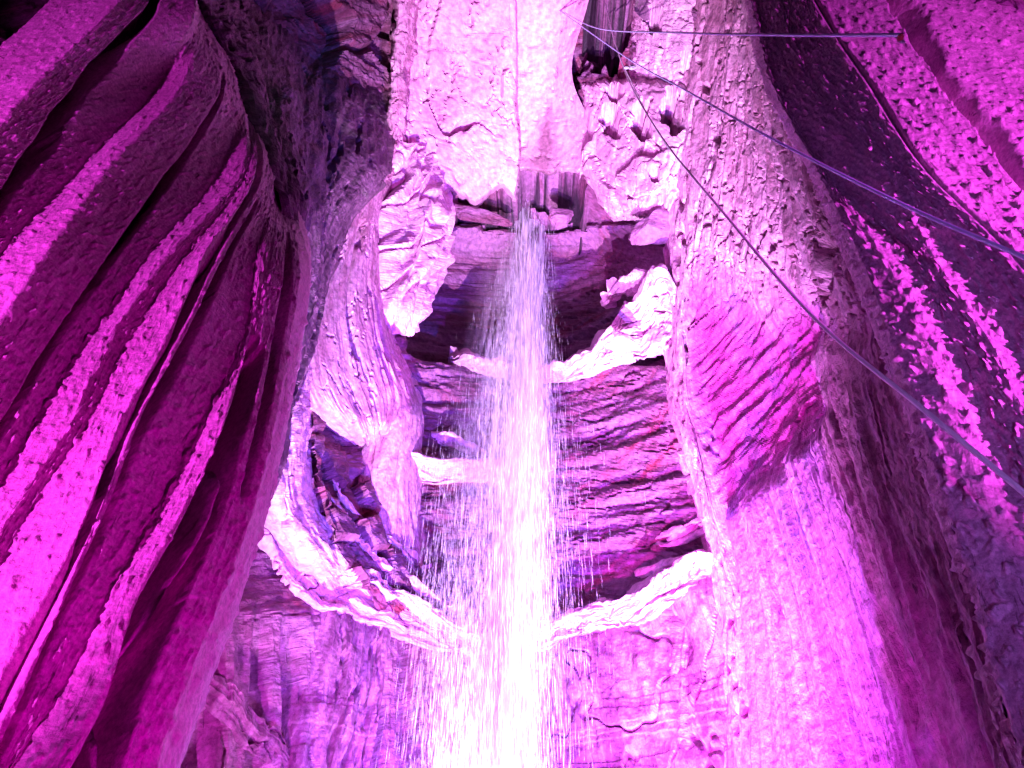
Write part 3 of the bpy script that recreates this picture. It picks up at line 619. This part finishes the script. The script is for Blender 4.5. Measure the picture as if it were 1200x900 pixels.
d = 0.35*fbm(p.s*0.6, p.v*0.3, 1, 4, 121)+0.12*ridged(p.s*1.6, p.v*0.3, 2, 3, 122)+0.05*fbm(p.x*5, p.y*5, p.z*5, 3, 123)-0.3*cracks(p.s*1.2, p.v*0.35, 0.08, 124, .6)
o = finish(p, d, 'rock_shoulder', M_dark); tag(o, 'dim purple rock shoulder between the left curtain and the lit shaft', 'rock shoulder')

# ---------------------------------------------------------------- waterfall
m, nt, bs = new_mat('falling_water'); N, L = nt.nodes, nt.links
bs.inputs['Base Color'].default_value = (0.92, 0.90, 0.95, 1); bs.inputs['Roughness'].default_value = 0.25
tr = N.new('ShaderNodeBsdfTranslucent'); tr.inputs['Color'].default_value = (0.95, 0.93, 1, 1)
mx = N.new('ShaderNodeMixShader'); mx.inputs[0].default_value = 0.5
L.new(bs.outputs[0], mx.inputs[1]); L.new(tr.outputs[0], mx.inputs[2]); L.new(mx.outputs[0], N['Material Output'].inputs['Surface'])
M_water = m
def wpath(py):
    """centre px, half width px of the main stream and world Y at a pixel row"""
    ys = [228, 300, 400, 500, 600, 750, 900, 1000]
    c = np.interp(py, ys, [621, 621, 620, 618, 611, 600, 588, 584])
    h = np.interp(py, ys, [17, 19, 22, 25, 27, 29, 32, 34])
    Y = np.interp(py, ys, [15.2, 14.8, 14.3, 13.9, 13.6, 13.2, 12.9, 12.8])
    return c, h, Y
def threads(n, spread, wmin, wmax, lmin, lmax, ymin, ymax, name, parent, offc=0, bias=1.0, seed=1):
    r = np.random.default_rng(seed)
    py = ymin+(ymax-ymin)*r.random(n)**bias
    c, h, Y = wpath(py)
    g = r.normal(size=n)*0.5
    px = c+offc(py)+g*h*spread(py) if callable(offc) else c+g*h*spread(py)
    Y = Y+r.normal(size=n)*0.5
    x = (px-600)/FP; y = (450-py)/FP
    t = Y/(FWD[1]+UP[1]*y)
    top = CAM+t[:, None]*(FWD+x[:, None]*RT+y[:, None]*UP)
    ln = lmin+(lmax-lmin)*r.random(n)**2; w = wmin+(wmax-wmin)*r.random(n)**2
    slant = np.stack([0.012*r.normal(size=n)-0.012, 0.02*r.normal(size=n), -np.ones(n)], -1)
    V = np.zeros((n, 5, 3)); ph = r.random(n)*6.28
    V[:, 0] = top
    midp = top+slant*(ln*0.35)[:, None]
    for k in range(3):
        a = ph+k*2.0944
        V[:, 1+k] = midp+np.stack([np.cos(a)*w, np.sin(a)*w, 0*w], -1)
    V[:, 4] = top+slant*ln[:, None]
    f = np.array([[0, 1, 2], [0, 2, 3], [0, 3, 1], [4, 2, 1], [4, 3, 2], [4, 1, 3]])
    F = (f[None]+5*np.arange(n)[:, None, None]).reshape(-1, 3)
    me = bpy.data.meshes.new(name); me.vertices.add(n*5); me.vertices.foreach_set('co', V.reshape(-1).astype(np.float32))
    me.loops.add(F.size); me.loops.foreach_set('vertex_index', F.reshape(-1).astype(np.int32))
    me.polygons.add(len(F)); me.polygons.foreach_set('loop_start', np.arange(0, F.size, 3, dtype=np.int32)); me.polygons.foreach_set('loop_total', np.full(len(F), 3, np.int32))
    me.update(calc_edges=True)
    return link(name, me, M_water, parent)
wf = bpy.data.objects.new('waterfall', None); COL.objects.link(wf)
tag(wf, 'tall white waterfall dropping from the ceiling lip through the middle of the shaft', 'waterfall')
threads(40000, lambda y: np.ones_like(y), .0012, .0048, .15, 2.0, 226, 1000, 'stream', wf, seed=3, bias=.8)  
threads(38000, lambda y: np.interp(y, [250, 400, 550, 700, 900], [1.0, 1.9, 3.0, 2.9, 2.4]), .001, .003, .06, .9, 250, 1000, 'spray', wf, 
        offc=lambda y: np.interp(y, [250, 400, 600, 900], [-2, -14, -22, -22]), seed=4, bias=.8)
# curved solid water at the lip
rows = []
for y, hw, pr in ((222, 16, 0.0), (228, 17, .35), (236, 17, .7), (252, 17, .8), (280, 17, .85), (330, 15, .9), (380, 10, .95)):
    c, h, Y = wpath(y)
    rows.append([(c-hw, y, -pr), (c-hw*.5, y, -pr-.15), (c, y, -pr-.2), (c+hw*.5, y, -pr-.15), (c+hw, y, -pr)])
Gw = [[(x, y, 15.6+d) for x, y, d in r] for r in rows]
p = patch(Gw, 1.5, 'Y')
m2, nt, bs = new_mat('water_veil'); N, L = nt.nodes, nt.links
bs.inputs['Base Color'].default_value = (0.9, 0.88, 0.95, 1); bs.inputs['Roughness'].default_value = 0.2
at = N.new('ShaderNodeAttribute'); at.attribute_name = 'st'; mp = N.new('ShaderNodeMapping'); mp.inputs['Scale'].default_value = (14, .5, 1)
nz = N.new('ShaderNodeTexNoise'); nz.inputs['Scale'].default_value = 1; nz.inputs['Detail'].default_value = 6
rp = N.new('ShaderNodeMapRange'); rp.inputs['From Min'].default_value = .40; rp.inputs['From Max'].default_value = .62
L.new(at.outputs['Vector'], mp.inputs[0]); L.new(mp.outputs[0], nz.inputs['Vector']); L.new(nz.outputs['Fac'], rp.inputs[0]); L.new(rp.outputs[0], bs.inputs['Alpha'])
o = finish(p, 0.08*ridged(p.s*5, p.v*.3, 1, 3, 131), 'lip_sheet', m2, wf, smooth=True)

# ---------------------------------------------------------------- ropes
def plain(name, col, rough=0.6):
    m, nt, bs = new_mat(name); N, L = nt.nodes, nt.links
    nz = N.new('ShaderNodeTexNoise'); nz.inputs['Scale'].default_value = 60
    r = N.new('ShaderNodeValToRGB'); r.color_ramp.elements[0].color = (*[c*.6 for c in col], 1); r.color_ramp.elements[1].color = (*col, 1)
    L.new(nz.outputs['Fac'], r.inputs['Fac']); L.new(r.outputs[0], bs.inputs['Base Color']); bs.inputs['Roughness'].default_value = rough
    return m
M_rope = plain('white_rope', (0.9, 0.85, 0.9)); M_bluelit = plain('blue_lit_rope', (0.62, 0.66, 0.98)); M_steel = plain('steel', (0.35, 0.35, 0.38), .35)  # blue lamp light on two ropes put into their base colour
def rope(pts, r, name, label, cat='rope', mat=None, group=None):
    """pts: (px, py, distance)"""
    P = np.array([CAM+ray(x, y)*t for x, y, t in pts])
    P = crom(P, [14]*(len(P)-1)); n = len(P)
    tg = np.gradient(P, axis=0); tg /= np.linalg.norm(tg, axis=1, keepdims=True)
    a = np.cross(tg, [0, 0, 1]); a /= np.linalg.norm(a, axis=1, keepdims=True); b = np.cross(tg, a)
    k = 10; th = np.linspace(0, 2*math.pi, k+1)
    seg = np.linalg.norm(np.diff(P, axis=0), axis=1); s = np.concatenate([[0], np.cumsum(seg)])
    V = P[:, None]+r*(np.cos(th)[None, :, None]*a[:, None]+np.sin(th)[None, :, None]*b[:, None])
    o = grid_mesh(name, V, mat or M_rope, attrs=np.stack(np.broadcast_arrays(s[:, None], th[None, :], 0.0), -1)); return tag(o, label, cat, group)
rope([(656, 12, 27), (700, 33, 22), (800, 38.5, 14), (920, 41, 9), (1056, 41, 6.4)], .017, 'rope', 'taut pale blue-lit rope crossing level from the ceiling hole to the right wall anchor', mat=M_bluelit)
rope([(655, 12, 27), (735, 68, 20), (800, 104, 15), (900, 160, 10), (1050, 236, 7), (1215, 308, 5.2)], .017, 'rope', 'blue-lit rope slanting down across the dark right curtain', mat=M_bluelit)
rope([(714, 28, 26), (735, 90, 21), (775, 160, 16), (850, 252, 11), (950, 368, 7.5), (1080, 478, 5.6), (1215, 590, 4.6)], .019, 'rope', 'long magenta lit rope sagging down to the right edge')
rope([(708, 0, 26), (724, 60, 22), (742, 100, 20), (762, 140, 18), (784, 176, 15.8)], .014, 'rope', 'thin dark rope running beside the top of the long magenta rope')
def blob(name, c, size, mat, parent=None, axis=None):
    import bmesh
    bm = bmesh.new(); bmesh.ops.create_cube(bm, size=1); bmesh.ops.bevel(bm, geom=bm.edges[:], offset=.22, segments=3, affect='EDGES')
    for v in bm.verts: v.co = Vector((v.co.x*size[0], v.co.y*size[1], v.co.z*size[2]))
    me = bpy.data.meshes.new(name); bm.to_mesh(me); bm.free(); o = link(name, me, mat, parent); o.location = c; return o
a = bpy.data.objects.new('rope_anchor', None); COL.objects.link(a); a.location = CAM+ray(655, 6)*27.2
tag(a, 'small metal rope anchor bolted in the chute near the top edge', 'rope anchor')
blob('plate', (0, 0, 0), (.09, .04, .16), M_steel, a); blob('eye', (0, -.05, -.16), (.07, .05, .12), M_steel, a)
a = bpy.data.objects.new('pulley', None); COL.objects.link(a); a.location = CAM+ray(741, 79)*20.5
tag(a, 'dark pulley where the ropes cross below the black hole', 'pulley')
blob('pulley_body', (0, 0, 0), (.22, .1, .16), M_steel, a).rotation_euler = (0, -.5, 0); blob('shackle', (-.16, 0, -.02), (.12, .07, .08), M_steel, a)
a = bpy.data.objects.new('rope_anchor', None); COL.objects.link(a); a.location = CAM+ray(1056, 41)*6.4
tag(a, 'reddish bolt holding the level rope on the right curtain', 'rope anchor')
blob('bolt', (0, .02, 0), (.045, .06, .03), plain('red_metal', (.4, .05, .05)), a); blob('plate', (.02, .05, 0), (.05, .02, .06), M_steel, a)

# thin falling veils around the stream
m3 = m2.copy(); m3.name = 'spray_veil'; nt = m3.node_tree; N, L = nt.nodes, nt.links; bs = N['Principled BSDF']
mpn = [n for n in N if n.type == 'MAPPING'][0]; mpn.inputs['Scale'].default_value = (9, .35, 1)
rg = [n for n in N if n.type == 'MAP_RANGE'][0]; rg.inputs['From Min'].default_value = .35; rg.inputs['From Max'].default_value = .75
za = N.new('ShaderNodeAttribute'); za.attribute_name = 'zone'; zs = N.new('ShaderNodeSeparateXYZ'); L.new(za.outputs['Vector'], zs.inputs[0])
mu = N.new('ShaderNodeMath'); mu.operation = 'MULTIPLY'; L.new(rg.outputs[0], mu.inputs[0]); L.new(zs.outputs[0], mu.inputs[1]); L.new(mu.outputs[0], bs.inputs['Alpha'])
bs.inputs['Roughness'].default_value = .6
for k, (dy, wd, of, al) in enumerate([(.45, 2.6, -30, .55), (.1, 1.2, -6, .7), (-.5, 2.8, -30, .36), (-.9, .9, 0, .65)]):
    G = []
    for y in (250, 330, 420, 520, 640, 760, 900, 1020):
        c, h, Y = wpath(y); g = np.interp(y, [250, 420, 600], [.6, .9, 1.0]); c = c+of*g
        G.append([(c+q*h*wd*g, y, Y+dy-0.5*(1-q*q)) for q in (-1, -.5, 0, .5, 1)])
    p = patch(G, 5, 'Y'); q = (p.u-2)/2
    o = finish(p, 0.05*noise(p.s*2, p.v*.2, k, 7), 'veil', m3, wf, smooth=True)
    zone(o, al*(1-np.abs(q)**1.5)*sstep(240, 380, p.py)*(1-(.8 if wd > 1.5 else .1)*sstep(520, 680, p.py)))

for name_, grp in (('rock_ledge', 'ledges round the wall of the shaft'), ('rope', 'ropes strung across the upper shaft'), ('flowstone_curtain', 'flowstone curtains framing the shaft'), ('boulder', 'boulders near the lip of the falls')):
    for o in COL.objects:
        if o.name.split('.')[0] == name_: o['group'] = grp
